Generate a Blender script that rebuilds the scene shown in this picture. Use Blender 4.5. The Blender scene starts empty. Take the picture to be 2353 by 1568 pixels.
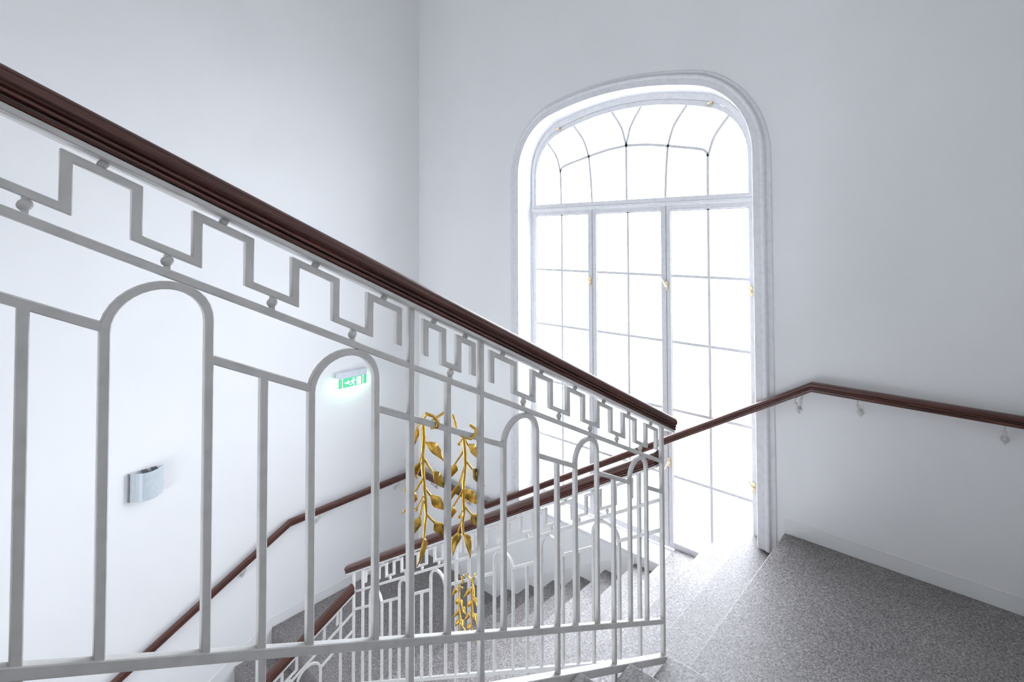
import bpy, bmesh, math, random
from mathutils import Vector, Matrix
random.seed(7)
sc = bpy.context.scene
col = sc.collection

# ------------------------------------------------------------------ camera
F_PX, CX, CY, IW, IH = 1179.66, 1361.91, 513.03, 2353.0, 1568.0
YAW, PIT, ROL = 0.6695, 0.0244, -0.0069
cam_d = bpy.data.cameras.new('camera'); cam = bpy.data.objects.new('camera', cam_d); col.objects.link(cam)
r0 = Vector((math.cos(YAW), math.sin(YAW), 0)); f0 = Vector((-math.sin(YAW), math.cos(YAW), 0)); u0 = Vector((0, 0, 1))
fw = f0*math.cos(PIT)+u0*math.sin(PIT); u1 = -f0*math.sin(PIT)+u0*math.cos(PIT)
rt = r0*math.cos(ROL)+u1*math.sin(ROL); up = -r0*math.sin(ROL)+u1*math.cos(ROL)
CAM = Vector((5.398, -3.4992, 1.9854))
cam.matrix_world = Matrix(((rt.x, up.x, -fw.x, CAM.x), (rt.y, up.y, -fw.y, CAM.y), (rt.z, up.z, -fw.z, CAM.z), (0, 0, 0, 1)))
cam_d.sensor_fit = 'HORIZONTAL'; cam_d.sensor_width = 36.0; cam_d.lens = 36.0*F_PX/IW
cam_d.shift_x = (IW/2-CX)/IW; cam_d.shift_y = (CY-IH/2)/IW; cam_d.clip_start = 0.02
sc.camera = cam

# ------------------------------------------------------------------ world, exposure
SKY = 12.4
w = bpy.data.worlds.new('overcast_sky'); sc.world = w; w.use_nodes = True
bg = w.node_tree.nodes['Background']; bg.inputs[0].default_value = (0.885, 0.92, 1.0, 1); bg.inputs[1].default_value = SKY
sc.view_settings.view_transform = 'Standard'; sc.view_settings.look = 'None'
sc.view_settings.exposure = 0.0; sc.view_settings.gamma = 1.0; sc.view_settings.use_curve_mapping = False
cy = sc.cycles
cy.max_bounces = 7; cy.diffuse_bounces = 6; cy.glossy_bounces = 2; cy.transparent_max_bounces = 16
cy.caustics_reflective = False; cy.caustics_refractive = False
cy.sample_clamp_indirect = 12.0
cy.use_denoising = True
cy.filter_width = 1.05
cy.use_adaptive_sampling = True; cy.adaptive_threshold = 0.06; cy.adaptive_min_samples = 16

# sampling portal in the window opening: guides the sky light, gives none itself
pl = bpy.data.lights.new('window_portal', 'AREA'); pl.shape = 'RECTANGLE'; pl.size = 2.5; pl.size_y = 3.9
pl.cycles.is_portal = True
po = bpy.data.objects.new('window_portal', pl); col.objects.link(po); po.location = (2.89, 0.33, 1.35)
po.rotation_euler = (-math.pi/2, 0, 0)
pl2 = bpy.data.lights.new('rear_window_portal', 'AREA'); pl2.shape = 'RECTANGLE'; pl2.size = 2.1; pl2.size_y = 2.3; pl2.cycles.is_portal = True
po2 = bpy.data.objects.new('rear_window_portal', pl2); col.objects.link(po2); po2.location = (2.55, -7.22, -1.15); po2.rotation_euler = (math.pi/2, 0, 0)

# ------------------------------------------------------------------ dimensions (metres)
T = 0.30; R1H = 0.1626; R2H = 0.165
X0, YS1, XE = 4.238, -1.5208, 4.24
XR, YB, ZC, ZF = 5.95, -6.9, 7.6, -4.3
Z2 = -10*R2H
Y3 = -1.545
WC = 2.889                     # window axis
YG = 0.13                      # plane of the window frames
SILL = -0.575

# ------------------------------------------------------------------ materials
def new_mat(name):
    m = bpy.data.materials.new(name); m.use_nodes = True
    nt = m.node_tree; return m, nt, nt.nodes['Principled BSDF'], nt.nodes, nt.links
def lin(*c):
    return tuple(((x/255)/12.92 if x/255 <= .04045 else (((x/255)+.055)/1.055)**2.4) for x in c)+(1,)
def ramp(nodes, stops):
    r = nodes.new('ShaderNodeValToRGB'); e = r.color_ramp.elements
    while len(e) < len(stops): e.new(.5)
    for k, (p, c) in enumerate(stops): e[k].position = p; e[k].color = c
    return r
def noise(nodes, links, scale, detail=3, coord='Object', rough=.5):
    t = nodes.new('ShaderNodeTexCoord'); n = nodes.new('ShaderNodeTexNoise'); n.inputs['Scale'].default_value = scale
    n.inputs['Detail'].default_value = detail; n.inputs['Roughness'].default_value = rough
    links.new(t.outputs[coord], n.inputs['Vector']); return n
def bump(nodes, links, src, bsdf, strength, dist):
    b = nodes.new('ShaderNodeBump'); b.inputs['Strength'].default_value = strength; b.inputs['Distance'].default_value = dist
    links.new(src, b.inputs['Height']); links.new(b.outputs[0], bsdf.inputs['Normal'])
def plaster(name, c1, c2, rough=.85):
    m, nt, b, N, L = new_mat(name)
    n = noise(N, L, 1.3, 2); r = ramp(N, [(.35, c1), (.7, c2)]); L.new(n.outputs['Fac'], r.inputs[0]); L.new(r.outputs[0], b.inputs['Base Color'])
    b.inputs['Roughness'].default_value = rough; b.inputs['Specular IOR Level'].default_value = .25
    return m
def painted(name, c1, c2, rough=.42):
    m, nt, b, N, L = new_mat(name)
    n = noise(N, L, 26, 2); r = ramp(N, [(.3, c1), (.55, c2)]); L.new(n.outputs['Fac'], r.inputs[0]); L.new(r.outputs[0], b.inputs['Base Color'])
    b.inputs['Roughness'].default_value = rough
    return m
def granite_mat():
    m, nt, b, N, L = new_mat('grey_granite')
    t = N.new('ShaderNodeTexCoord')
    v = N.new('ShaderNodeTexVoronoi'); v.inputs['Scale'].default_value = 130; L.new(t.outputs['Object'], v.inputs['Vector'])
    n = noise(N, L, 95, 3, rough=.75)
    r1 = ramp(N, [(.0, lin(70, 66, 65)), (.45, lin(116, 111, 110)), (.8, lin(152, 147, 146)), (1, lin(196, 192, 191))])
    L.new(v.outputs['Color'], r1.inputs[0])
    r2 = ramp(N, [(.36, lin(72, 68, 67)), (.62, lin(182, 177, 176))]); L.new(n.outputs['Fac'], r2.inputs[0])
    mx = N.new('ShaderNodeMix'); mx.data_type = 'RGBA'; mx.inputs[0].default_value = .5
    L.new(r1.outputs[0], mx.inputs['A']); L.new(r2.outputs[0], mx.inputs['B'])
    big = noise(N, L, 3.0, 2); r3 = ramp(N, [(.3, (.86, .86, .86, 1)), (.7, (1.08, 1.08, 1.08, 1))]); L.new(big.outputs['Fac'], r3.inputs[0])
    mu = N.new('ShaderNodeMix'); mu.data_type = 'RGBA'; mu.blend_type = 'MULTIPLY'; mu.inputs[0].default_value = 1
    L.new(mx.outputs['Result'], mu.inputs['A']); L.new(r3.outputs[0], mu.inputs['B']); L.new(mu.outputs['Result'], b.inputs['Base Color'])
    b.inputs['Roughness'].default_value = .45; b.inputs['Specular IOR Level'].default_value = .5
    return m
def wood_mat(name, c1, c2, c3, rough):
    m, nt, b, N, L = new_mat(name)
    t = N.new('ShaderNodeTexCoord'); mp = N.new('ShaderNodeMapping'); mp.inputs['Scale'].default_value = (3.0, 170, 1)
    L.new(t.outputs['UV'], mp.inputs['Vector'])
    n = N.new('ShaderNodeTexNoise'); n.inputs['Scale'].default_value = 1.0; n.inputs['Detail'].default_value = 5; L.new(mp.outputs[0], n.inputs['Vector'])
    r = ramp(N, [(.3, c1), (.5, c2), (.72, c3)]); L.new(n.outputs['Fac'], r.inputs[0]); L.new(r.outputs[0], b.inputs['Base Color'])
    b.inputs['Roughness'].default_value = rough; b.inputs['Coat Weight'].default_value = .1; b.inputs['Coat Roughness'].default_value = .25
    bump(N, L, n.outputs['Fac'], b, .1, .001)
    return m
def metal(name, c1, c2, rough, sc_=60):
    m, nt, b, N, L = new_mat(name)
    n = noise(N, L, sc_, 4); r = ramp(N, [(.3, c1), (.65, c2)]); L.new(n.outputs['Fac'], r.inputs[0]); L.new(r.outputs[0], b.inputs['Base Color'])
    b.inputs['Metallic'].default_value = 1.0; b.inputs['Roughness'].default_value = rough
    bump(N, L, n.outputs['Fac'], b, .35, .002)
    return m
def glass_mat():
    m, nt, b, N, L = new_mat('window_glass')
    out = N['Material Output']
    tr = N.new('ShaderNodeBsdfTransparent'); tr.inputs[0].default_value = (.97, .98, .985, 1)
    gl = N.new('ShaderNodeBsdfGlossy'); gl.inputs['Roughness'].default_value = .03
    mx = N.new('ShaderNodeMixShader'); mx.inputs[0].default_value = .04; L.new(tr.outputs[0], mx.inputs[1]); L.new(gl.outputs[0], mx.inputs[2])
    L.new(mx.outputs[0], out.inputs[0]); N.remove(b)
    return m
def emit(name, c, s):
    m, nt, b, N, L = new_mat(name)
    b.inputs['Base Color'].default_value = c; b.inputs['Emission Color'].default_value = c; b.inputs['Emission Strength'].default_value = s
    return m
M = dict(
    wall=plaster('white_wall_plaster', lin(246, 246, 246), lin(250, 250, 250)),
    base=plaster('grey_white_plinth_paint', lin(240, 240, 239), lin(245, 245, 244), .6),
    ceil=plaster('white_ceiling_paint', lin(214, 214, 212), lin(220, 220, 218)),
    iron=painted('white_painted_iron', lin(212, 210, 206), lin(222, 220, 217)),
    frame=painted('white_window_paint', lin(232, 232, 234), lin(240, 240, 242), .35),
    trim=painted('white_plaster_moulding', lin(230, 230, 233), lin(238, 238, 240), .6),
    stone=granite_mat(),
    wood=wood_mat('dark_mahogany', lin(52, 31, 27), lin(88, 53, 45), lin(128, 80, 67), .40),
    gold=metal('gold_leaf', lin(236, 180, 66), lin(255, 216, 116), .36),
    brass=metal('polished_brass', lin(232, 214, 172), lin(246, 234, 204), .32),
    glass=glass_mat(),
    alu=painted('pale_grey_metal', lin(218, 224, 232), lin(226, 232, 240), .35),
    dark=painted('dark_gap', lin(60, 60, 64), lin(70, 70, 74), .6),
    lampglass=painted('pale_opal_glass', lin(196, 206, 211), lin(204, 213, 218), .3),
    shade_side=painted('grey_lamp_side', lin(128, 128, 132), lin(138, 138, 142), .5),
    green=emit('lit_green_acrylic', lin(84, 200, 146), .6),
    white_lit=emit('lit_white_print', lin(250, 255, 252), 1.6),
    tube=emit('lamp_tube', lin(245, 252, 255), 26.0),
    ground=plaster('pale_paving', lin(186, 186, 184), lin(198, 198, 196)),
)

# ------------------------------------------------------------------ object helpers
LOC = {}
def tag(o, label=None, cat=None, group=None, kind=None):
    if label: o['label'] = label
    if cat: o['category'] = cat
    if group: o['group'] = group
    if kind: o['kind'] = kind
    return o
def empty(name, loc):
    o = bpy.data.objects.new(name, None); col.objects.link(o); o.location = loc; o.empty_display_size = .1
    LOC[o.name] = Vector(loc); return o
class MB:
    def __init__(s): s.v = []; s.f = []; s.uv = {}; s.sm = set()
    def add(s, vs, fs, uvs=None, smooth=False):
        b = len(s.v); s.v += [tuple(v) for v in vs]
        for k, f in enumerate(fs):
            if smooth: s.sm.add(len(s.f))
            if uvs and uvs[k]: s.uv[len(s.f)] = uvs[k]
            s.f.append(tuple(i+b for i in f))
        return s
    def box(s, x0, x1, y0, y1, z0, z1):
        vs = [(x, y, z) for z in (z0, z1) for y in (y0, y1) for x in (x0, x1)]
        return s.add(vs, [(0, 2, 3, 1), (4, 5, 7, 6), (0, 1, 5, 4), (2, 6, 7, 3), (0, 4, 6, 2), (1, 3, 7, 5)])
    def ribbon(s, path, hw, f, n0, n1, closed=False):
        """flat bar following a 2D path, mapped to 3D by f(a, b, n)"""
        P = [Vector(p) for p in path]; N = len(P); Lf = []; Rt = []
        hws = hw if isinstance(hw, (list, tuple)) else [hw]*N
        for i in range(N):
            if closed: d0 = (P[i]-P[i-1]).normalized(); d1 = (P[(i+1) % N]-P[i]).normalized()
            else:
                d0 = (P[i]-P[i-1]).normalized() if i > 0 else (P[1]-P[0]).normalized()
                d1 = (P[i+1]-P[i]).normalized() if i < N-1 else d0
            nn = Vector((-d0.y, d0.x))+Vector((-d1.y, d1.x))
            nn.normalize(); c = max(.3, nn.dot(Vector((-d0.y, d0.x)))); o = nn*(hws[i]/c)
            Lf.append(P[i]+o); Rt.append(P[i]-o)
        vs = []
        for i in range(N):
            vs += [f(Lf[i].x, Lf[i].y, n0), f(Lf[i].x, Lf[i].y, n1), f(Rt[i].x, Rt[i].y, n1), f(Rt[i].x, Rt[i].y, n0)]
        fs = []
        for i in range(N if closed else N-1):
            a = 4*i; b = 4*((i+1) % N)
            for k in range(4): fs.append((a+k, a+(k+1) % 4, b+(k+1) % 4, b+k))
        if not closed: fs += [(3, 2, 1, 0), (4*N-4, 4*N-3, 4*N-2, 4*N-1)]
        return s.add(vs, fs)
    def prism(s, poly, f, n0, n1):
        N = len(poly); vs = [f(p[0], p[1], n0) for p in poly]+[f(p[0], p[1], n1) for p in poly]
        fs = [tuple(range(N))[::-1], tuple(range(N, 2*N))]+[(i, (i+1) % N, N+(i+1) % N, N+i) for i in range(N)]
        return s.add(vs, fs)
    def tube(s, pts, rad, n=8, caps=True):
        P = [Vector(p) for p in pts]; N = len(P); rr = rad if isinstance(rad, (list, tuple)) else [rad]*N
        vs = []; prev = None
        for i in range(N):
            d = (P[min(i+1, N-1)]-P[max(i-1, 0)]).normalized()
            if prev is None:
                a = d.cross(Vector((0, 0, 1)) if abs(d.z) < .9 else Vector((1, 0, 0))).normalized()
            else: a = (prev-d*prev.dot(d)).normalized()
            prev = a; b = d.cross(a)
            for k in range(n):
                t = 2*math.pi*k/n; vs.append(P[i]+(a*math.cos(t)+b*math.sin(t))*rr[i])
        fs = [(i*n+k, i*n+(k+1) % n, (i+1)*n+(k+1) % n, (i+1)*n+k) for i in range(N-1) for k in range(n)]
        s.add(vs, fs, smooth=True)
        if caps: s.add(vs[:n], [tuple(range(n))[::-1]]); s.add(vs[-n:], [tuple(range(n))])
        return s
    def ball(s, c, r, n=10, m=6, sz=1.0):
        vs = [(c[0], c[1], c[2]-r*sz)]
        for j in range(1, m):
            p = -math.pi/2+math.pi*j/m
            for k in range(n): t = 2*math.pi*k/n; vs.append((c[0]+r*math.cos(p)*math.cos(t), c[1]+r*math.cos(p)*math.sin(t), c[2]+r*sz*math.sin(p)))
        vs.append((c[0], c[1], c[2]+r*sz)); e = len(vs)-1
        fs = [(0, 1+(k+1) % n, 1+k) for k in range(n)]+[(e, e-n+k, e-n+(k+1) % n) for k in range(n)]
        fs += [(1+j*n+k, 1+j*n+(k+1) % n, 1+(j+1)*n+(k+1) % n, 1+(j+1)*n+k) for j in range(m-2) for k in range(n)]
        return s.add(vs, fs, smooth=True)
    def build(s, name, mat, parent=None, bevel=0, label=None, seg=1, origin=None):
        me = bpy.data.meshes.new(name); off = LOC[parent.name] if parent else (Vector(origin) if origin else Vector((0, 0, 0)))
        me.from_pydata([tuple(Vector(v)-off) for v in s.v], [], s.f)
        bm = bmesh.new(); bm.from_mesh(me)
        if not s.uv: bmesh.ops.recalc_face_normals(bm, faces=bm.faces)
        bm.to_mesh(me); bm.free()
        for k in s.sm: me.polygons[k].use_smooth = True
        if s.uv:
            ul = me.uv_layers.new(name='grain')
            for k, uvs in s.uv.items():
                for j, li in enumerate(me.polygons[k].loop_indices): ul.data[li].uv = uvs[j]
        me.materials.append(M[mat] if isinstance(mat, str) else mat)
        o = bpy.data.objects.new(name, me); col.objects.link(o)
        if parent: o.parent = parent
        elif origin: o.location = origin
        LOC[o.name] = Vector(off)
        if bevel:
            b = o.modifiers.new('bevel', 'BEVEL'); b.width = bevel; b.segments = seg; b.limit_method = 'ANGLE'; b.angle_limit = math.radians(50)
        if label: o['label'] = label
        return o
def sweep(mb, nodes, prof, u_off=0.0):
    """nodes: list of (point, lateral vector); prof: closed list of (lateral, vertical)"""
    N = len(prof); per = [0]
    for i in range(N):
        a, b = prof[i], prof[(i+1) % N]; per.append(per[-1]+math.hypot(b[0]-a[0], b[1]-a[1]))
    dist = u_off
    for k in range(len(nodes)-1):
        (p, l), (q, m) = nodes[k], nodes[k+1]; p, q, l, m = Vector(p), Vector(q), Vector(l), Vector(m); d2 = dist+(q-p).length
        vs = [p+l*a+Vector((0, 0, b)) for a, b in prof]+[q+m*a+Vector((0, 0, b)) for a, b in prof]
        fs = []; uv = []
        for i in range(N):
            j = (i+1) % N; fs.append((i, j, N+j, N+i)); uv.append([(dist, per[i]), (dist, per[i+1]), (d2, per[i+1]), (d2, per[i])])
        mb.add(vs, fs, uv); dist = d2
    for (p, l), rev in ((nodes[0], True), (nodes[-1], False)):
        vs = [Vector(p)+Vector(l)*a+Vector((0, 0, b)) for a, b in prof]; idx = list(range(N)); uvs = [(b*.2, a) for a, b in prof]
        if rev: idx = idx[::-1]; uvs = uvs[::-1]
        mb.add(vs, [tuple(idx)], [uvs])
    return mb
def fix_normals(o):
    bm = bmesh.new(); bm.from_mesh(o.data); bmesh.ops.remove_doubles(bm, verts=bm.verts, dist=1e-6); bmesh.ops.recalc_face_normals(bm, faces=bm.faces); bm.to_mesh(o.data); bm.free()

# ------------------------------------------------------------------ arch outlines of the window
def arch_pts(w_, R, rc, top, zbot, n_leg=6, n_c=12, n_t=18, axis=WC):
    cx = w_-rc; zb = top-R; zc = zb+math.sqrt((R-rc)**2-cx**2); ang = math.atan2(zc-zb, cx)
    pts = [(-w_, zbot+(zc-zbot)*i/n_leg) for i in range(n_leg)]
    for i in range(n_c):
        t = math.pi-(math.pi-(math.pi-ang))*i/n_c; pts.append((-cx+rc*math.cos(t), zc+rc*math.sin(t)))
    for i in range(n_t+1):
        t = (math.pi-ang)+(2*ang-math.pi)*i/n_t; pts.append((R*math.cos(t), zb+R*math.sin(t)))
    for i in range(1, n_c+1):
        t = ang*(1-i/n_c); pts.append((cx+rc*math.cos(t), zc+rc*math.sin(t)))
    for i in range(1, n_leg+1): pts.append((w_, zc+(zbot-zc)*i/n_leg))
    return [(axis+x, z) for x, z in pts]
def arch_z(w_, R, rc, top, x):
    x = abs(x); cx = w_-rc; zb = top-R; zc = zb+math.sqrt((R-rc)**2-cx**2)
    if x < R*math.cos(math.atan2(zc-zb, cx)): return zb+math.sqrt(R*R-x*x)
    return zc+math.sqrt(max(0, rc*rc-(x-cx)**2))
OPEN = dict(w_=1.168, R=3.17, rc=.55, top=3.19)
OUTR = dict(w_=1.299, R=3.7, rc=.72, top=3.305)
FRM = dict(w_=1.122, R=2.93, rc=.5, top=3.165)

# ------------------------------------------------------------------ large structure
def wall_box(name, *b, mat='wall'):
    return tag(MB().box(*b).build(name, mat), kind='structure')
tag(wall_box('wall_left', -.3, 0, YB, .4, ZF, ZC), 'plain white plastered wall left of the corner carrying the exit sign', 'wall')
tag(wall_box('wall_right', XR, XR+.3, YB, .4, ZF, ZC), 'white plastered wall at the right end of the upper landing', 'wall')
RW = (1.5, 3.6, -2.3, -.2)
mb = MB(); mb.box(-.3, RW[0], YB-.3, YB, ZF, ZC); mb.box(RW[1], XR+.3, YB-.3, YB, ZF, ZC); mb.box(RW[0], RW[1], YB-.3, YB, ZF, RW[2]); mb.box(RW[0], RW[1], YB-.3, YB, RW[3], ZC)
tag(mb.build('wall_rear', 'wall'), 'white plastered wall behind the viewpoint with a low window', 'wall', kind='structure')
tag(wall_box('ceiling', -.3, XR+.3, YB-.3, .4, ZC, ZC+.3, mat='ceil'), 'white ceiling high above the stairwell', 'ceiling')
tag(wall_box('floor', -.3, XR+.3, YB-.3, .4, ZF-.3, ZF, mat='stone'), 'grey stone floor at the foot of the stairwell', 'floor')
# window wall with the arched opening
mb = MB(); op = arch_pts(zbot=SILL, **OPEN); xl, xr = op[0][0], op[-1][0]
def wall_faces(y):
    def q(x0, x1, z0, z1): mb.add([(x0, y, z0), (x1, y, z0), (x1, y, z1), (x0, y, z1)], [(0, 1, 2, 3)])
    q(0, xl, ZF, ZC); q(xr, XR, ZF, ZC); q(xl, xr, ZF, SILL)
    for a, b in zip(op, op[1:]):
        if b[0]-a[0] > 1e-6: mb.add([(a[0], y, a[1]), (b[0], y, b[1]), (b[0], y, ZC), (a[0], y, ZC)], [(0, 1, 2, 3)])
wall_faces(0.0); wall_faces(.36)
lp = op+[op[0]]
for a, b in zip(lp, lp[1:]): mb.add([(a[0], .18, a[1]), (b[0], .18, b[1]), (b[0], .36, b[1]), (a[0], .36, a[1])], [(0, 1, 2, 3)])
wf = mb.build('wall_front', 'wall'); tag(wf, 'white plastered wall with the tall arched window', 'wall', kind='structure')
# reveal from wall face to frame
mb = MB(); fo = arch_pts(zbot=SILL, **FRM)
rings = []
for k in range(7):
    t = k/6; s_ = t**2.2; rings.append([(a[0]+(b[0]-a[0])*s_, .002+t*(YG+.012), a[1]+(b[1]-a[1])*s_) for a, b in zip(op, fo)])
for r_, q_ in zip(rings, rings[1:]):
    for i in range(len(op)-1): mb.add([r_[i], r_[i+1], q_[i+1], q_[i]], [(0, 1, 2, 3)], smooth=True)
o = mb.build('reveal', 'trim', wf); fix_normals(o)
for p in o.data.polygons: p.use_smooth = True
# moulded surround
mb = MB(); ZT = -.15
prof = [(0, .004), (0, -.012), (.05, -.022), (.12, -.024), (.46, -.026), (.52, -.034), (.60, -.038), (.68, -.036), (.74, -.026), (.76, -.014), (.80, -.012), (.97, -.010), (1.0, -.006), (1.0, .004)]
ia = arch_pts(zbot=-.56, **OPEN); oa = arch_pts(zbot=-.56, **OUTR)
def cut_right(L, z): return [((x, max(zz, z)) if x > WC else (x, zz)) for x, zz in L]
ia = cut_right(ia, ZT); oa = cut_right(oa, ZT)
rows = [[(a[0]+(b[0]-a[0])*f, y, a[1]+(b[1]-a[1])*f) for a, b in zip(ia, oa)] for f, y in prof]
n = len(ia); mb.v = [p for r_ in rows for p in r_]
mb.f = [(j*n+i, j*n+i+1, (j+1)*n+i+1, (j+1)*n+i) for j in range(len(rows)-1) for i in range(n-1)]
mb.f += [tuple(j*n for j in range(len(rows))), tuple(j*n+n-1 for j in range(len(rows)))[::-1]]
o = mb.build('trim_1', 'trim'); fix_normals(o)
for p in o.data.polygons: p.use_smooth = len(p.vertices) == 4
o.data.set_sharp_from_angle(angle=math.radians(38))
tag(o, 'moulded white surround of the arched window', 'moulding', kind='structure')
tag(MB().box(-25, 30, .5, 45, -6.3, -6.0).build('ground', 'ground'), 'pale paved ground outside the window', 'ground', kind='structure')

# ------------------------------------------------------------------ window
win = empty('window_1', (WC, YG, SILL)); tag(win, 'tall white arched window with three casements and a lunette', 'window', kind='structure')
def fy(a, b, n): return (a, n, b)
# sill and fixed frame
mb = MB(); zb_, zf_ = -.512, SILL
mb.prism([(-.018, zf_-.03), (-.018, zf_+.004), (YG, zb_), (YG, zf_-.03)], lambda a, b, n: (n, a, b), 1.70, 3.334)
mb.build('window_sill', 'frame', win, bevel=.004)
top_f = [(x, z) for x, z in arch_pts(zbot=2.245, **FRM)]
mb = MB(); mid = []
GL = dict(w_=1.079, R=2.67, rc=.42, top=3.08)
ga = arch_pts(zbot=2.245, axis=WC+.004, **GL)
def ring(a_pts, b_pts, y0, y1):
    m = MB(); n_ = len(a_pts)
    for y, fl in ((y0, 1), (y1, 0)): m.v += [(p[0], y, p[1]) for p in a_pts]+[(p[0], y, p[1]) for p in b_pts]
    for i in range(n_-1):
        m.f += [(i, i+1, n_+i+1, n_+i), (2*n_+i, 3*n_+i, 3*n_+i+1, 2*n_+i+1), (i, 2*n_+i, 2*n_+i+1, i+1), (n_+i, n_+i+1, 3*n_+i+1, 3*n_+i)]
    m.f += [(0, n_, 3*n_, 2*n_), (n_-1, 3*n_-1, 4*n_-1, 2*n_-1)]
    return m
def lerp_pts(A, B, t): return [(a[0]+(b[0]-a[0])*t, a[1]+(b[1]-a[1])*t) for a, b in zip(A, B)]
o = ring(lerp_pts(top_f, ga, -.1), lerp_pts(top_f, ga, .5), YG-.006, YG+.05).build('fixed_frame', 'frame', win); fix_normals(o)
mb = MB(); mb.box(WC-1.14, WC-1.117, YG-.004, YG+.05, -.52, 2.26); mb.box(WC+1.12, WC+1.145, YG-.004, YG+.05, -.52, 2.26)
mb.build('jamb', 'frame', win)
mb = MB(); mb.box(WC-1.12, WC+1.125, YG-.028, YG+.05, 2.234, 2.248); mb.box(WC-1.12, WC+1.125, YG-.016, YG+.05, 2.222, 2.236)
mb.build('transom', 'frame', win, bevel=.003)
# lunette
lun = ring(lerp_pts(top_f, ga, .52), ga, YG+.004, YG+.045)
lun.box(WC-1.10, WC+1.105, YG+.002, YG+.045, 2.246, 2.292)
lun = lun.build('lunette', 'frame', win); fix_normals(lun)
def sm(pts, n_=8):
    out = []; P = [Vector(p) for p in pts]; P = [P[0]*2-P[1]]+P+[P[-1]*2-P[-2]]
    for i in range(1, len(P)-2):
        for k in range(n_):
            t = k/n_; a, b, c, d = P[i-1:i+3]
            out.append(.5*((2*b)+(c-a)*t+(2*a-5*b+4*c-d)*t*t+(3*b-a-3*c+d)*t**3))
    out.append(P[-2]); return [(p.x, p.y) for p in out]
AX = WC+.004
def gz(x): return arch_z(GL['w_'], GL['R'], GL['rc'], GL['top'], x)
ZB = 2.293
low = {1: (-.754, -.762, 2.595), 2: (-.380, -.414, 2.709), 3: (0, 0, 2.760), 4: (.382, .409, 2.711), 5: (.757, .760, 2.590)}
topx = {1: -.924, 2: -.592, 3: -.152, 6: .155, 4: .584, 5: .934}
midx = {1: -.812, 2: -.478, 3: -.05, 6: .05, 4: .468, 5: .818}
ribs_low = {k: sm([(v[0], ZB), ((v[0]*.65+v[1]*.35), (ZB+v[2])/2), (v[1], v[2])], 6) for k, v in low.items()}
ribs_top = {}
for k, x in topx.items():
    b = low[3 if k == 6 else k]; zt = gz(x); ribs_top[k] = sm([(b[1], b[2]), (midx[k], b[2]+(zt-b[2])*.52), (x, zt)], 6)
arc_in = {(1, 2): sm([(-.762, 2.595), (-.742, 2.632), (-.690, 2.653), (-.55, 2.683), (-.414, 2.709)], 5),
          (2, 3): sm([(-.414, 2.709), (-.21, 2.743), (0, 2.760)], 6), (3, 4): sm([(0, 2.760), (.21, 2.744), (.409, 2.711)], 6),
          (4, 5): sm([(.409, 2.711), (.55, 2.684), (.697, 2.653), (.742, 2.630), (.760, 2.590)], 5)}
def fl(a, b, n): return (AX+a, n, b)
for k in list(ribs_low.values())+list(ribs_top.values())+list(arc_in.values()):
    MB().ribbon(k, .0105, fl, YG+.008, YG+.034).build('muntin', 'frame', lun)
def outer(x0, x1, n_=10): return [(x0+(x1-x0)*i/n_, gz(x0+(x1-x0)*i/n_)) for i in range(n_+1)]
panes = []
for i, j in ((1, 2), (2, 3), (3, 4), (4, 5)): panes.append(ribs_low[i][:-1]+arc_in[(i, j)]+ribs_low[j][::-1][1:])
for i, j, key in ((1, 2, (1, 2)), (2, 3, (2, 3)), (6, 4, (3, 4)), (4, 5, (4, 5))):
    panes.append(ribs_top[i][:-1]+outer(topx[i], topx[j])+ribs_top[j][::-1][1:-1]+arc_in[key][::-1][:-1])
panes.append(ribs_top[3][:-1]+outer(topx[3], topx[6])+ribs_top[6][::-1][1:-1])
side = lambda s_: [(s_*1.079*math.cos(0), ZB)]
lft = [(-1.079, ZB)]+[(-1.079+(1.079+topx[1])*(1-math.cos(math.pi/2*i/12)), gz(-1.079+(1.079+topx[1])*(1-math.cos(math.pi/2*i/12)))) for i in range(13)]
panes.append(lft+ribs_top[1][::-1][1:]+ribs_low[1][::-1][1:])
rgt = [(1.079, ZB)]+[(1.079-(1.079-topx[5])*(1-math.cos(math.pi/2*i/12)), gz(1.079-(1.079-topx[5])*(1-math.cos(math.pi/2*i/12)))) for i in range(13)]
panes.append(rgt+ribs_top[5][::-1][1:]+ribs_low[5][::-1][1:])
for p in panes: MB().prism(p, fl, YG+.019, YG+.022).build('pane', 'glass', lun)
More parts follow.
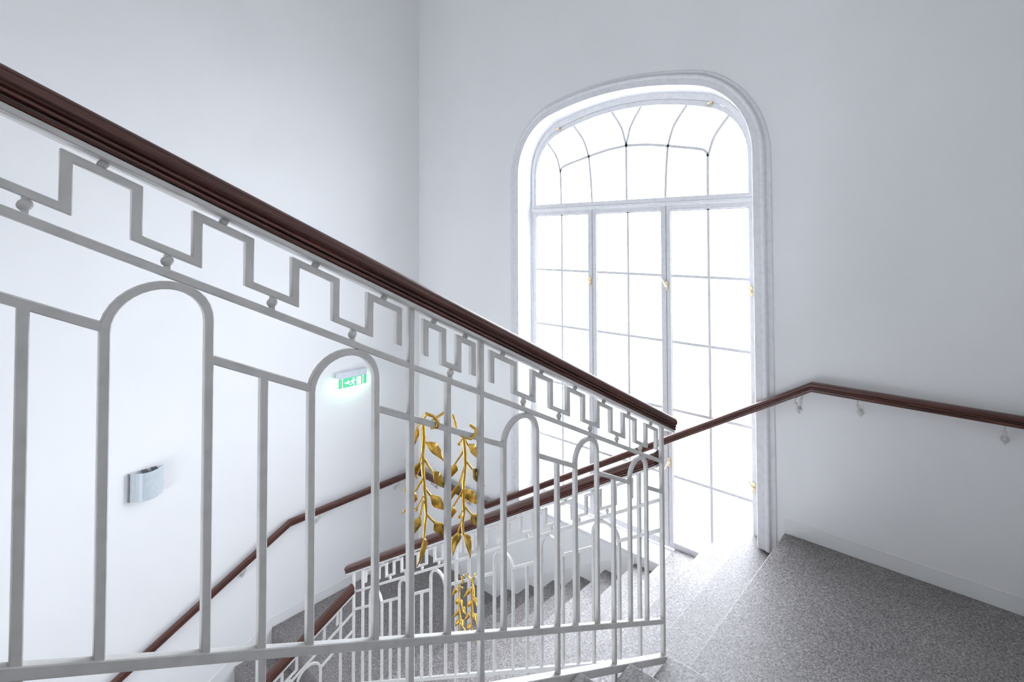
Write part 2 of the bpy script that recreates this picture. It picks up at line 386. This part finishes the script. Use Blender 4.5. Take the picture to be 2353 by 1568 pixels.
# casements
ROWS = [2.187, 1.659, 1.131, .591, .066, -.452]
def handle(x, z, parent, kind=0, ang=0.5, sgn=1):
    y = YG-.004; m = MB()
    m.prism([(x+.013*math.cos(t*math.pi/7), z+(.026 if math.sin(t*math.pi/7) > 0 else -.026)+.013*math.sin(t*math.pi/7)) for t in range(14)], fy, y-.005, y+.002)
    m.ball((x, y-.012, z), .011, 8, 5); m.tube([(x, y, z), (x, y-.02, z)], .007, 8)
    m.tube([(x, y-.018, z-.005*sgn), (x-.010, y-.026, z+.024*sgn), (x-.030, y-.034, z+.062*sgn)], [.006, .005, .0035], 8)
    return m.build('handle', 'brass', parent, label='brass window handle')
spec = [(WC-1.117, WC-.372, 1.814, 2.472, 2.147), (WC-.366, WC+.390, 2.566, 3.235, 2.905), (WC+.396, WC+1.13, 3.322, 3.972, 3.650)]
for i, (a, b, g0, g1, mx) in enumerate(spec):
    m = MB(); y0, y1 = YG-.002, YG+.042
    m.box(a, g0, y0, y1, -.505, 2.222); m.box(g1, b, y0, y1, -.505, 2.222); m.box(g0, g1, y0, y1, 2.187, 2.222); m.box(g0, g1, y0, y1, -.505, -.452)
    cs = m.build('casement', 'frame', win, bevel=.002)
    q = MB().box(g0-.0, g0+.006, YG+.006, y1, -.45, 2.185); q.box(g1-.006, g1, YG+.006, y1, -.45, 2.185); q.box(g0, g1, YG+.006, y1, 2.178, 2.187)
    q.build('glazing_bead', 'frame', cs)
    MB().box(mx-.0105, mx+.0105, YG+.006, YG+.034, -.452, 2.187).build('muntin', 'frame', cs)
    for z in ROWS[1:-1]: MB().box(g0, g1, YG+.008, YG+.032, z-.010, z+.010).build('muntin', 'frame', cs)
    for c0, c1 in ((g0, mx-.009), (mx+.009, g1)):
        for za, zb in zip(ROWS, ROWS[1:]): MB().box(c0, c1, YG+.019, YG+.022, zb, za).build('pane', 'glass', cs)
    hx = (g1+b)/2 if i < 2 else 3.985
    handle(hx+(.03 if i == 1 else 0), 1.575, cs); handle(hx+(.035 if i == 1 else 0), .172, cs, sgn=(-1 if i == 1 else 1))
for x in (WC-.369, WC+.393): MB().box(x-.022, x+.022, YG+.012, YG+.06, -.505, 2.23).build('mullion', 'frame', win)
for x, z in ((2.122, 3.004), (3.68, 2.99)):
    m = MB(); m.box(x-.022, x+.022, YG-.012, YG+.004, z-.010, z+.010); m.tube([(x, YG-.012, z), (x, YG-.034, z)], .006, 8)
    m.tube([(x-.006, YG-.034, z), (x+.03, YG-.036, z+.004)], [.006, .004], 8); m.build('latch', 'brass', lun, bevel=.002, label='brass latch')

def plain_window(name, q, label, cols, zm):
    w2 = empty(name, ((q[0]+q[1])/2, YB-.15, q[2])); tag(w2, label, 'window', kind='structure')
    m = MB(); ya, yb = YB-.18, YB-.12
    m.box(q[0], q[0]+.06, ya, yb, q[2], q[3]); m.box(q[1]-.06, q[1], ya, yb, q[2], q[3]); m.box(q[0], q[1], ya, yb, q[2], q[2]+.06); m.box(q[0], q[1], ya, yb, q[3]-.06, q[3])
    m.build('frame', 'frame', w2)
    xs_ = [q[0]+.06+(q[1]-q[0]-.12)*k/cols for k in range(cols+1)]
    for x in xs_[1:-1]: MB().box(x-.03, x+.03, ya, yb, q[2]+.06, q[3]-.06).build('mullion', 'frame', w2)
    for i in range(cols):
        for z0, z1 in ((q[2]+.06, zm), (zm, q[3]-.06)): MB().box(xs_[i]+.03*(i > 0), xs_[i+1]-.03*(i < cols-1), YB-.152, YB-.148, z0, z1).build('pane', 'glass', w2)
plain_window('window_2', RW, 'wide white window low in the rear wall behind the viewpoint', 3, -1.1)

# ------------------------------------------------------------------ stairs
def landing(name, b, label):
    return tag(MB().box(*b).build(name, 'stone', bevel=.005, seg=2, origin=((b[0]+b[1])/2, (b[2]+b[3])/2, b[4])), label, 'landing')
l1 = landing('landing', (X0, XR-.002, YS1+.001, -.002, -.16, 0), 'grey granite upper landing at right below the wall handrail')
l2 = landing('landing', (.002, X0-9*T-.001, Y3, -.002, Z2-.16, Z2), 'grey granite lower landing in the corner below the exit sign')
def flight(label, base): return tag(empty('stair_flight', base), label, 'stairs')
f1 = flight('grey granite flight rising from the upper landing at the bottom edge', (XE, YS1, 0))
for k in range(1, 13):
    MB().box(XE, XR-.002, YS1-k*T-.02, YS1-(k-1)*T, (k-1)*R1H, k*R1H).build('step', 'stone', f1, bevel=.004, seg=2)
m = MB(); m.prism([(YS1-.05, -.10), (YS1-12*T, 11*R1H-.02), (YS1-12*T, 11*R1H-.22), (YS1-.05, -.30)], lambda a, b, n: (n, a, b), XE+.03, XR-.01); m.build('soffit', 'wall', f1)
f2 = flight('grey granite flight passing in front of the tall window', (X0-9*T, -1.48, Z2))
for k in range(1, 10):
    MB().box(X0-k*T, X0-(k-1)*T+.02, -1.485, YG-.005 if k <= 3 else -.001, -(k+1)*R2H, -k*R2H).build('step', 'stone', f2, bevel=.004, seg=2)
m = MB(); m.prism([(X0-9*T, Z2-.02), (X0, -.18), (X0, -.36), (X0-9*T, Z2-.24)], lambda a, b, n: (a, n, b), -1.46, -.01); m.build('soffit', 'wall', f2)
f3 = flight('grey granite flight descending along the left wall from the corner landing', (.7, Y3, Z2))
for k in range(1, 15):
    MB().box(.002, 1.455, Y3-k*T, Y3-(k-1)*T+(.02 if k > 1 else -.001), Z2-(k+1)*R2H, Z2-k*R2H).build('step', 'stone', f3, bevel=.004, seg=2)
m = MB(); m.prism([(Y3, Z2-.18), (Y3-14*T, Z2-15*R2H-.02), (Y3-14*T, Z2-15*R2H-.2), (Y3, Z2-.38)], lambda a, b, n: (n, a, b), .01, 1.43); m.build('soffit', 'wall', f3)
tag(MB().box(XE, XR-.002, YB+.002, YS1-12*T-.021, 12*R1H-.2, 12*R1H).build('landing', 'stone', origin=(5, -6, 1.75)), 'grey granite storey landing above the upper flight behind the viewpoint', 'landing')
# painted plinth bands
BH = .095
def bb(name, mb_, label): return tag(mb_.build(name, 'base', bevel=.002), label, 'skirting', kind='structure')
m = MB().box(X0, XR-.002, -.004, -.0005, 0, BH); bb('baseboard_front', m, 'low painted plinth band above the upper landing')
m = MB().box(.0005, .004, Y3, -.001, Z2, Z2+BH)
m.prism([(Y3, Z2+BH), (Y3, Z2-R2H), (Y3-13*T, Z2-14*R2H), (Y3-13*T, Z2-13*R2H+BH)], lambda a, b, n: (n, a, b), .0005, .004)
bb('baseboard_left', m, 'low painted plinth band along the left wall following landing and flight')
m = MB().box(.006, X0-9*T, -.004, -.0005, Z2, Z2+BH)
xe = X0-4*T; m.prism([(X0-9*T, Z2), (X0-9*T, Z2+R2H+BH-.02), (xe, -4*R2H+BH-.02), (xe, -5*R2H)], lambda a, b, n: (a, n, b), -.004, -.0005)
bb('baseboard_rear', m, 'low painted plinth band on the wall under the window sill')

# ------------------------------------------------------------------ iron railings
HRP = [(.016, 0), (.024, .002), (.0265, .006), (.0265, .011), (.0225, .0135), (.0285, .0165), (.0295, .021), (.0260, .0245), (.0305, .028), (.034, .034), (.0345, .042), (.0315, .050), (.025, .056), (.014, .0595), (0, .0605)]
HRP = [(-a, b) for a, b in HRP[::-1]][:-1]+[(a, b) for a, b in HRP] if False else [(a, b) for a, b in HRP]+[(-a, b) for a, b in HRP[::-1][1:]]
U_W, U_FT, U_FB, U_MT, U_MB, U_RT, U_RB, U_CT, U_CB, U_LT, U_LB, U_BT, U_BB = .984, .984, .972, .958, .858, .833, .816, .702, .684, .146, .124, -.010, -.040
BD = .0165
class Rail:
    def __init__(s, root, pos, base, slope): s.root = root; s.pos = pos; s.base = base; s.k = slope
    def f(s): return lambda a, u, n: s.pos(a, s.base(a)+u, n)
    def fz(s): return lambda a, z, n: s.pos(a, z, n)
    def rail(s, name, a0, a1, u0, u1, d): MB().ribbon([(a0, (u0+u1)/2), (a1, (u0+u1)/2)], (u1-u0)/2, s.f(), -d/2, d/2).build(name, 'iron', s.root, bevel=.0018)
    def bar(s, name, a, u0, u1, w=.0145, d=BD): MB().ribbon([(a, u0), (a, u1)], w/2, s.f(), -d/2, d/2).build(name, 'iron', s.root, bevel=.0015)
    def arch(s, a0, a1, bot=U_LT-.004):
        c = (a0+a1)/2; r = (a1-a0)/2; ro = r+.0072; zc = s.base(c)+U_RB+.001-ro*math.sqrt(1+s.k**2)
        path = [(a0, s.base(a0)+bot)]+[(c-r*math.cos(math.pi*i/16), zc+r*math.sin(math.pi*i/16)) for i in range(17)]+[(a1, s.base(a1)+bot)]
        MB().ribbon(path, .0072, s.fz(), -BD/2, BD/2).build('arch', 'iron', s.root, bevel=.0015)
    def meander(s, vs, start_up):
        """vs: positions of the vertical strokes; the band runs up and down between them"""
        hw = .0075; t, b = U_MT-hw+.002, U_MB+hw; path = []; up_ = start_up
        for v in vs:
            path += [(v, b), (v, t)] if up_ else [(v, t), (v, b)]
            up_ = not up_
        MB().ribbon(path, hw, s.f(), -BD/2, BD/2).build('meander_band', 'iron', s.root, bevel=.0012)
        up_ = start_up
        for v, w_ in zip(vs, vs[1:]):
            a = (v+w_)/2; u = U_MT+.0085 if up_ else U_MB-.0115; z = s.base(a)+u
            m = MB(); m.ball(s.pos(a, z, 0), .0085 if up_ else .0100, 10, 6, 1.0)
            m.ribbon([(a, (U_MT-.004) if up_ else (U_RT-.006)), (a, (U_FB+.003) if up_ else (U_MB+.006))], .0042, s.f(), -.0042, .0042)
            m.build('ball_joint', 'iron', s.root); up_ = not up_
    def handrail(s, a0, a1, f0=None, f1=None):
        p0, p1 = s.pos(a0, s.base(a0)+U_W, 0), s.pos(a1, s.base(a1)+U_W, 0); l = Vector(s.pos(a0, 0, 1))-Vector(s.pos(a0, 0, 0))
        m = MB(); sweep(m, [(p0, l), (p1, l)], HRP); o = m.build('handrail', 'wood', s.root, label='dark moulded wooden handrail'); fix_normals(o)
        for p in o.data.polygons: p.use_smooth = len(p.vertices) == 4
        o.data.set_sharp_from_angle(angle=math.radians(40))
        f0 = a0 if f0 is None else f0; f1 = a1 if f1 is None else f1
        s.rail('top_bar', f0, f1, U_FB, U_FT, .056)
rl = lambda name, label, base: tag(empty(name, base), label, 'railing', 'iron balustrades around the stairwell')

# railing of the upper flight
XA = 4.21
r1 = Rail(rl('stair_railing', 'large white iron railing with Greek key band and wooden handrail in front', (XA, -1.522, 0)),
          lambda a, z, n: (XA+n, a, z), lambda y: R1H+(YS1-y)*.542, .542)
END = -4.62
r1.handrail(END, -1.437, None, -1.447)
r1.rail('middle_rail', END, -1.522, U_RB, U_RT, .0148); r1.rail('lower_rail', END, -1.522, U_LB, U_LT, .020); r1.rail('bottom_rail', END, -1.514, U_BB, U_BT, .034)
for a0, a1 in ((-3.996, -3.850), (-3.662, -3.516), (-3.329, -3.183), (-2.996, -2.847), (-2.441, -2.300), (-2.109, -1.985), (-1.771, -1.649)): r1.arch(a0, a1)
for a0, a1 in ((-4.3, -4.0), (-3.847, -3.665), (-3.513, -3.332), (-3.18, -2.999), (-2.844, -2.444), (-2.297, -2.112), (-1.982, -1.774), (-1.646, -1.524)): r1.rail('crossbar', a0, a1, U_CB, U_CT, .0152)
for a in (-3.756, -3.422, -3.089, -2.203, -1.882): r1.bar('baluster', a, U_BT, U_CB+.004)
r1.bar('baluster', -2.641, U_LT, U_RB+.004)
for a in (-4.2, -2.754, -2.528): r1.bar('post', a, U_BT, U_FB+.002, .0155, .0178)
r1.bar('post', -1.522, U_BB, U_FB+.006, .018, .018)
r1.meander([-4.157, -4.071, -3.985, -3.899, -3.813, -3.727, -3.641, -3.555, -3.466, -3.378, -3.290, -3.203, -3.117, -3.031, -2.945, -2.864, -2.789], False)
r1.meander([-2.712, -2.657, -2.607, -2.557], True)
r1.meander([-2.488, -2.398, -2.317, -2.234, -2.148, -2.064, -1.980, -1.898, -1.815, -1.732, -1.650, -1.567], True)
for a in (-1.882, -2.203, -2.528, -2.754, -3.089):
    z = r1.base(a)-.03; m = MB(); m.box(XA-.008, XA+.008, a-.008, a+.008, z-.11, z+.0); m.box(XA-.004, XE+.02, a-.008, a+.008, z-.115, z-.1); m.build('bracket', 'iron', r1.root)
# railing of the window flight
YA = -1.522
r2 = Rail(rl('stair_railing', 'white iron railing descending left in front of the window flight', (XA-1.3, YA, -1.0)),
          lambda a, z, n: (a, YA+n, z), lambda x: .566*(x-4.21), .566)
r2.handrail(1.408, 4.192, 1.425, 4.20)
r2.rail('middle_rail', 1.49, 4.20, U_RB, U_RT, .0148); r2.rail('lower_rail', 1.49, 4.20, U_LB, U_LT, .020); r2.rail('bottom_rail', 1.49, 4.20, U_BB, U_BT, .024)
AR2 = ((1.730, 1.893), (2.117, 2.285), (2.484, 2.641), (3.100, 3.256), (3.473, 3.624), (3.824, 3.977))
for a0, a1 in AR2: r2.arch(a0, a1)
for a0, a1 in ((1.49, 1.727), (1.896, 2.114), (2.288, 2.481), (2.644, 3.097), (3.259, 3.470), (3.627, 3.821), (3.980, 4.20)): r2.rail('crossbar', a0, a1, U_CB, U_CT, .0152)
for a in (2.005, 2.383, 3.364, 3.725): r2.bar('baluster', a, U_BT, U_CB+.004)
r2.bar('baluster', 2.872, U_LT, U_RB+.004)
for a in (1.625, 2.749, 2.985, 4.090): r2.bar('post', a, U_BT, U_FB+.002, .0155, .0178)
r2.bar('post', 1.487, U_BB-.15, U_FB+.004, .018, .018)
r2.meander([1.668, 1.762, 1.855, 1.952, 2.050, 2.147, 2.243, 2.341, 2.437, 2.527, 2.615, 2.705], True)
r2.meander([2.787, 2.844, 2.900, 2.950], True)
r2.meander([3.028, 3.130, 3.222, 3.318, 3.412, 3.504, 3.596, 3.690, 3.780, 3.865, 3.955, 4.048], True)
# railing of the lower flight
XB3 = 1.49
r3 = Rail(rl('stair_railing', 'white iron railing dropping steeply toward the bottom edge beside the left flight', (XB3, -2.4, -2.2)),
          lambda a, z, n: (XB3-n, a, z), lambda y: -1.69+.51*(y+1.522), .51)
E3 = -4.4
r3.handrail(E3, -1.534, None, -1.53)
r3.rail('middle_rail', E3, -1.53, U_RB, U_RT, .0148); r3.rail('lower_rail', E3, -1.53, U_LB, U_LT, .020); r3.rail('bottom_rail', E3, -1.53, U_BB, U_BT, .024)
a = -1.765
while a > E3+.3:
    r3.arch(a-.155, a); r3.rail('crossbar', a-.372+.003, a-.158, U_CB, U_CT, .0152); r3.bar('baluster', a-.264, U_BT, U_CB+.004); a -= .372
r3.rail('crossbar', -1.762, -1.53, U_CB, U_CT, .0152); r3.bar('post', -1.622, U_BT, U_FB+.002, .0155, .0178)
r3.meander([-1.646-.0935*k for k in range(29)], True)

# ------------------------------------------------------------------ gilded laurel branches
def leaf_mesh(m, p, q, wid, plane_n, curl, tw):
    """leaf from p to q; a thick, waved blade"""
    p, q = Vector(p), Vector(q); d = q-p; Ln = d.length; d.normalize(); nn = Vector(plane_n); nn = (nn-d*nn.dot(d)).normalized()
    sd = d.cross(nn); sd = (sd*math.cos(tw)+nn*math.sin(tw)).normalized(); nr = sd.cross(d)
    ws = [(0, .14), (.10, .62), (.22, .98), (.36, 1.0), (.58, .70), (.80, .32), (1, .03)]
    top = []; botm = []
    for k, (t, w_) in enumerate(ws):
        c = p+d*(Ln*t)+nr*(curl*math.sin(t*math.pi)*Ln+.0016*math.sin(t*9))
        hw = wid/2*w_
        for sgn in (-1, 0, 1):
            b = c+sd*(hw*sgn)+nr*((abs(sgn)*hw*.32)+(.0012*math.sin(t*14+sgn) if sgn else 0))
            top.append(b+nr*.0011); botm.append(b-nr*.0011)
    n_ = len(top); fs = []
    for k in range(len(ws)-1):
        for c in (0, 1):
            a = k*3+c; fs += [(a, a+1, a+4, a+3), (n_+a, n_+a+3, n_+a+4, n_+a+1)]
        a = k*3; fs += [(a, a+3, n_+a+3, n_+a), (a+2, n_+a+2, n_+a+5, a+5)]
    e = (len(ws)-1)*3; fs += [(0, n_, n_+1, 1), (1, n_+1, n_+2, 2), (e, e+1, n_+e+1, n_+e), (e+1, e+2, n_+e+2, n_+e+1)]
    m.add(top+botm, fs, smooth=True)
# all points (y, z) in the plane of the railing, well side
BR = {
 'A': dict(stem=[(-2.705, 1.497), (-2.704, 1.458), (-2.705, 1.416), (-2.703, 1.37), (-2.701, 1.324), (-2.699, 1.286), (-2.693, 1.25), (-2.697, 1.223), (-2.703, 1.192)],
    tip=((-2.702, 1.194), (-2.727, 1.131)),
    leaves=[((-2.698, 1.452), (-2.69, 1.434), (-2.630, 1.362)), ((-2.699, 1.395), (-2.682, 1.358), (-2.628, 1.290)), ((-2.699, 1.322), (-2.677, 1.29), (-2.630, 1.231)), ((-2.694, 1.250), (-2.674, 1.222), (-2.634, 1.158)),
            ((-2.706, 1.497), (-2.712, 1.485), (-2.745, 1.402)), ((-2.705, 1.416), (-2.718, 1.396), (-2.765, 1.338)), ((-2.704, 1.348), (-2.722, 1.317), (-2.758, 1.272)), ((-2.702, 1.290), (-2.721, 1.257), (-2.762, 1.208))],
    berries=[((-2.704, 1.396), (-2.728, 1.362)), ((-2.702, 1.302), (-2.728, 1.278))],
    hook=[(-2.706, 1.500), (-2.703, 1.519), (-2.690, 1.511), (-2.680, 1.494), (-2.681, 1.481), (-2.690, 1.479)], spike=[(-2.690, 1.488), (-2.637, 1.503)]),
 'B': dict(stem=[(-2.573, 1.418), (-2.571, 1.371), (-2.567, 1.327), (-2.571, 1.286), (-2.575, 1.245), (-2.574, 1.202), (-2.576, 1.17), (-2.574, 1.142)],
    tip=((-2.573, 1.143), (-2.556, 1.069)),
    leaves=[((-2.568, 1.412), (-2.551, 1.384), (-2.512, 1.328)), ((-2.567, 1.350), (-2.55, 1.319), (-2.512, 1.258)), ((-2.570, 1.274), (-2.564, 1.262), (-2.512, 1.196)), ((-2.572, 1.222), (-2.552, 1.192), (-2.513, 1.128)),
            ((-2.571, 1.378), (-2.592, 1.344), (-2.622, 1.303)), ((-2.570, 1.330), (-2.592, 1.292), (-2.628, 1.254)), ((-2.574, 1.268), (-2.602, 1.229), (-2.622, 1.190)), ((-2.575, 1.195), (-2.600, 1.165), (-2.624, 1.114))],
    berries=[((-2.574, 1.413), (-2.594, 1.403)), ((-2.575, 1.213), (-2.592, 1.200))],
    hook=[(-2.598, 1.436), (-2.585, 1.423), (-2.570, 1.416), (-2.556, 1.424), (-2.553, 1.438), (-2.563, 1.450)], spike=[(-2.598, 1.436), (-2.604, 1.466), (-2.611, 1.488)]),
}
def branch(key, label):
    D = BR[key]; X = XA-.019; base = (X, D['stem'][0][0], D['stem'][0][1]); root = empty('gilded_branch', base)
    tag(root, label, 'ornament', 'gilded laurel branches on the railings')
    n = len(D['stem']); st = [(X+.003*math.sin(i*1.7), y, z) for i, (y, z) in enumerate(D['stem'])]
    MB().tube(st, [.0056-.0018*i/(n-1) for i in range(n)], 8).build('stem', 'gold', root)
    hk = D['hook']; m = MB()
    # hook winds over the crossbar: back, over the front face, under
    xs = [X, XA-.006, XA+.010, XA+.0125, XA+.010, XA-.004]
    P = [(xs[i], y, z) for i, (y, z) in enumerate(hk)]; Q = []
    for i in range(len(P)-1):
        for k in range(4): Q.append(tuple(P[i][j]+(P[i+1][j]-P[i][j])*k/4 for j in range(3)))
    Q.append(P[-1]); m.tube(Q, .0042, 8); m.build('hook', 'gold', root)
    m = MB(); m.tube([(X+.002, y, z) for y, z in D['spike']], .0036, 7); m.build('tendril', 'gold', root)
    for i, (s_, p, q) in enumerate(D['leaves']):
        dx = (.010 if i % 2 else -.012)*(1+.4*math.sin(i*2.1)); m = MB()
        m.tube([(X, *s_), (X+dx*.4, (s_[0]+p[0])/2, (s_[1]+p[1])/2-.001), (X+dx*.8, *p)], [.0034, .0026, .0030], 6)
        leaf_mesh(m, (X+dx*.8, *p), (X+dx*1.3, *q), .026 if (i, key) != (4, 'A') else .014, (1, 0, 0), .10*(-1)**i, .35*math.sin(i*1.3+1))
        m.build('leaf', 'gold', root)
    m = MB(); t = D['tip']; leaf_mesh(m, (X, *t[0]), (X+.006, *t[1]), .024, (1, 0, 0), .08, .3); m.build('leaf', 'gold', root)
    for s_, b in D['berries']:
        m = MB(); m.tube([(X, *s_), (X+.006, *b)], .0018, 6); m.ball((X+.006, *b), .0045, 8, 5); m.build('berry', 'gold', root)
    return root
b1 = branch('A', 'larger gilded laurel branch hanging in the front railing, left of two')
b2 = branch('B', 'gilded laurel branch hanging in the front railing, right of two')
def copy_tree(root, label, px, py, pz, rz):
    c = root.copy(); col.objects.link(c); c.location = (px, py, pz); c.rotation_euler = (0, 0, rz); c['label'] = label
    for ch in root.children:
        d = ch.copy(); col.objects.link(d); d.parent = c
    return c
for src, xx, lab in ((b1, 2.930, 'smaller distant gilded branch on the window flight railing, right of two'), (b2, 2.806, 'smaller distant gilded branch on the window flight railing, left of two')):
    k = LOC[src.name]; du = k.z-(r1.base(k.y)); copy_tree(src, lab, xx, YA-.019, r2.base(xx)+du, math.pi/2)

# ------------------------------------------------------------------ wall handrail
OFF = .08; WH1, WH2 = 1.05, -.682
wh = empty('wall_handrail', (3, -OFF, 0)); tag(wh, 'slim dark wooden handrail running along the window wall and left wall', 'handrail')
WP = [(.012, -.060), (.019, -.057), (.0205, -.050), (.0205, -.041), (.0175, -.0385), (.0225, -.035), (.0235, -.029), (.021, -.026), (.0255, -.022), (.0275, -.014), (.025, -.006), (.017, -.001), (0, 0)]
WP = WP+[(-a, b) for a, b in WP[::-1][1:]]
NF = Vector((0, -1, 0)); NL = Vector((1, 0, 0)); sl3 = .545
nodes = [((XR-.03, -OFF, WH1), NF), ((4.4486, -OFF, WH1), NF), ((1.323, -OFF, WH2), NF), ((OFF, -OFF, WH2), NF+NL), ((OFF, -1.43, WH2), NL), ((OFF, -5.2, WH2-3.77*sl3), NL)]
m = MB(); sweep(m, nodes, WP); o = m.build('rail', 'wood', wh); fix_normals(o)
for p in o.data.polygons: p.use_smooth = len(p.vertices) == 4
o.data.set_sharp_from_angle(angle=math.radians(40))
def bracket(p, n):
    p, n = Vector(p), Vector(n); z = Vector((0, 0, 1)); s_ = n.cross(z); wallp = p-n*OFF; m = MB()
    c = wallp-z*.155
    m.tube([p-z*.058, p-z*.085, p-n*.014-z*.105, p-n*.034-z*.112, p-n*.038-z*.130, p-n*.050-z*.148, c+n*.004], [.0055, .0055, .006, .006, .0055, .006, .007], 8)
    m.ball(p-n*.012-z*.102, .0105, 8, 5); m.ball(c+n*.022+z*.004, .011, 8, 5)
    m.tube([c+n*.001, c+n*.006], [.021, .019], 14); m.tube([p-z*.0605, p-z*.057], [.014, .014], 10)
    m.ball(c+n*.008-z*.020, .007, 8, 5)
    m.build('bracket', 'iron', wh, label='small white iron bracket')
for x in (4.345, 4.71, 5.40, .36, .95): bracket((x, -OFF, (WH1 if x > 4.4486 else (WH2 if x < 1.323 else WH2+(x-1.323)/(4.4486-1.323)*(WH1-WH2)))), NF)
for y in (-.30, -1.155, -1.79, -2.7, -3.6): bracket((OFF, y, WH2 if y > -1.43 else WH2+(y+1.43)*sl3), NL)

# ------------------------------------------------------------------ exit sign
ex = empty('exit_sign', (0, -.82, .5)); tag(ex, 'lit green emergency exit sign under a pale metal housing on the left wall', 'exit sign')
MB().box(.001, .070, -.972, -.672, .526, .590).build('housing', 'alu', ex, bevel=.003)
MB().box(.014, .055, -.960, -.684, .519, .5262).build('light_strip', 'tube', ex)
MB().box(.060, .0645, -.970, -.674, .430, .5265).build('panel', 'green', ex)
def fs_(a, b, n): return (n, a, b)
xs0, xs1 = .0646, .0652; yc = -.822
m = MB(); m.box(xs0, xs1, -.934, -.927, .430, .5265); m.box(xs0, xs1, -.717, -.710, .430, .5265); m.build('border_line', 'white_lit', ex)
m = MB(); m.ribbon([(-.905, .478), (-.875, .478)], .008, fs_, xs0, xs1); m.prism([(-.875, .502), (-.850, .478), (-.875, .454)], fs_, xs0, xs1); m.build('arrow', 'white_lit', ex)
m = MB(); m.prism([(yc+.012*math.cos(t)*.85+.008, .506+.010*math.sin(t)) for t in [i*math.pi/6 for i in range(12)]], fs_, xs0, xs1)
m.ribbon([(-.815, .494), (-.825, .470)], .0075, fs_, xs0, xs1); m.ribbon([(-.825, .470), (-.808, .455), (-.815, .438)], .0048, fs_, xs0, xs1); m.ribbon([(-.825, .470), (-.838, .455), (-.855, .450)], .0048, fs_, xs0, xs1)
m.ribbon([(-.815, .493), (-.800, .482), (-.790, .490)], .0035, fs_, xs0, xs1); m.ribbon([(-.817, .492), (-.838, .490), (-.843, .478)], .0035, fs_, xs0, xs1)
m.build('running_figure', 'white_lit', ex)
m = MB(); m.prism([(-.782, .437), (-.782, .516), (-.735, .516), (-.735, .437)], fs_, xs0, xs1); m.build('door_symbol', 'white_lit', ex)

# ------------------------------------------------------------------ wall lamp
wl = empty('wall_lamp', (0, -2.47, .03)); tag(wl, 'small square wall lamp with bowed pale glass low on the left wall', 'wall lamp')
MB().box(.001, .014, -2.563, -2.372, -.062, .126).build('back_plate', 'alu', wl, bevel=.002)
arc = [(-2.572+.21*t/12, .012+.082*(math.sin(math.pi*(t/12*.86+.07))-.218)/.782) for t in range(13)]
m = MB(); m.ribbon([(x, y) for y, x in arc], .002, lambda a, b, n: (a, b, n), -.078, .140); o = m.build('shade', 'lampglass', wl); fix_normals(o)
m = MB(); m.box(.001, .024, -2.578, -2.571, -.078, .140); m.build('side_plate', 'shade_side', wl)
for y, z in ((-2.50, .139), (-2.44, .139), (-2.46, -.083)): MB().box(.010, .066, y, y+.035, z, z+.005).build('clip', 'dark', wl)
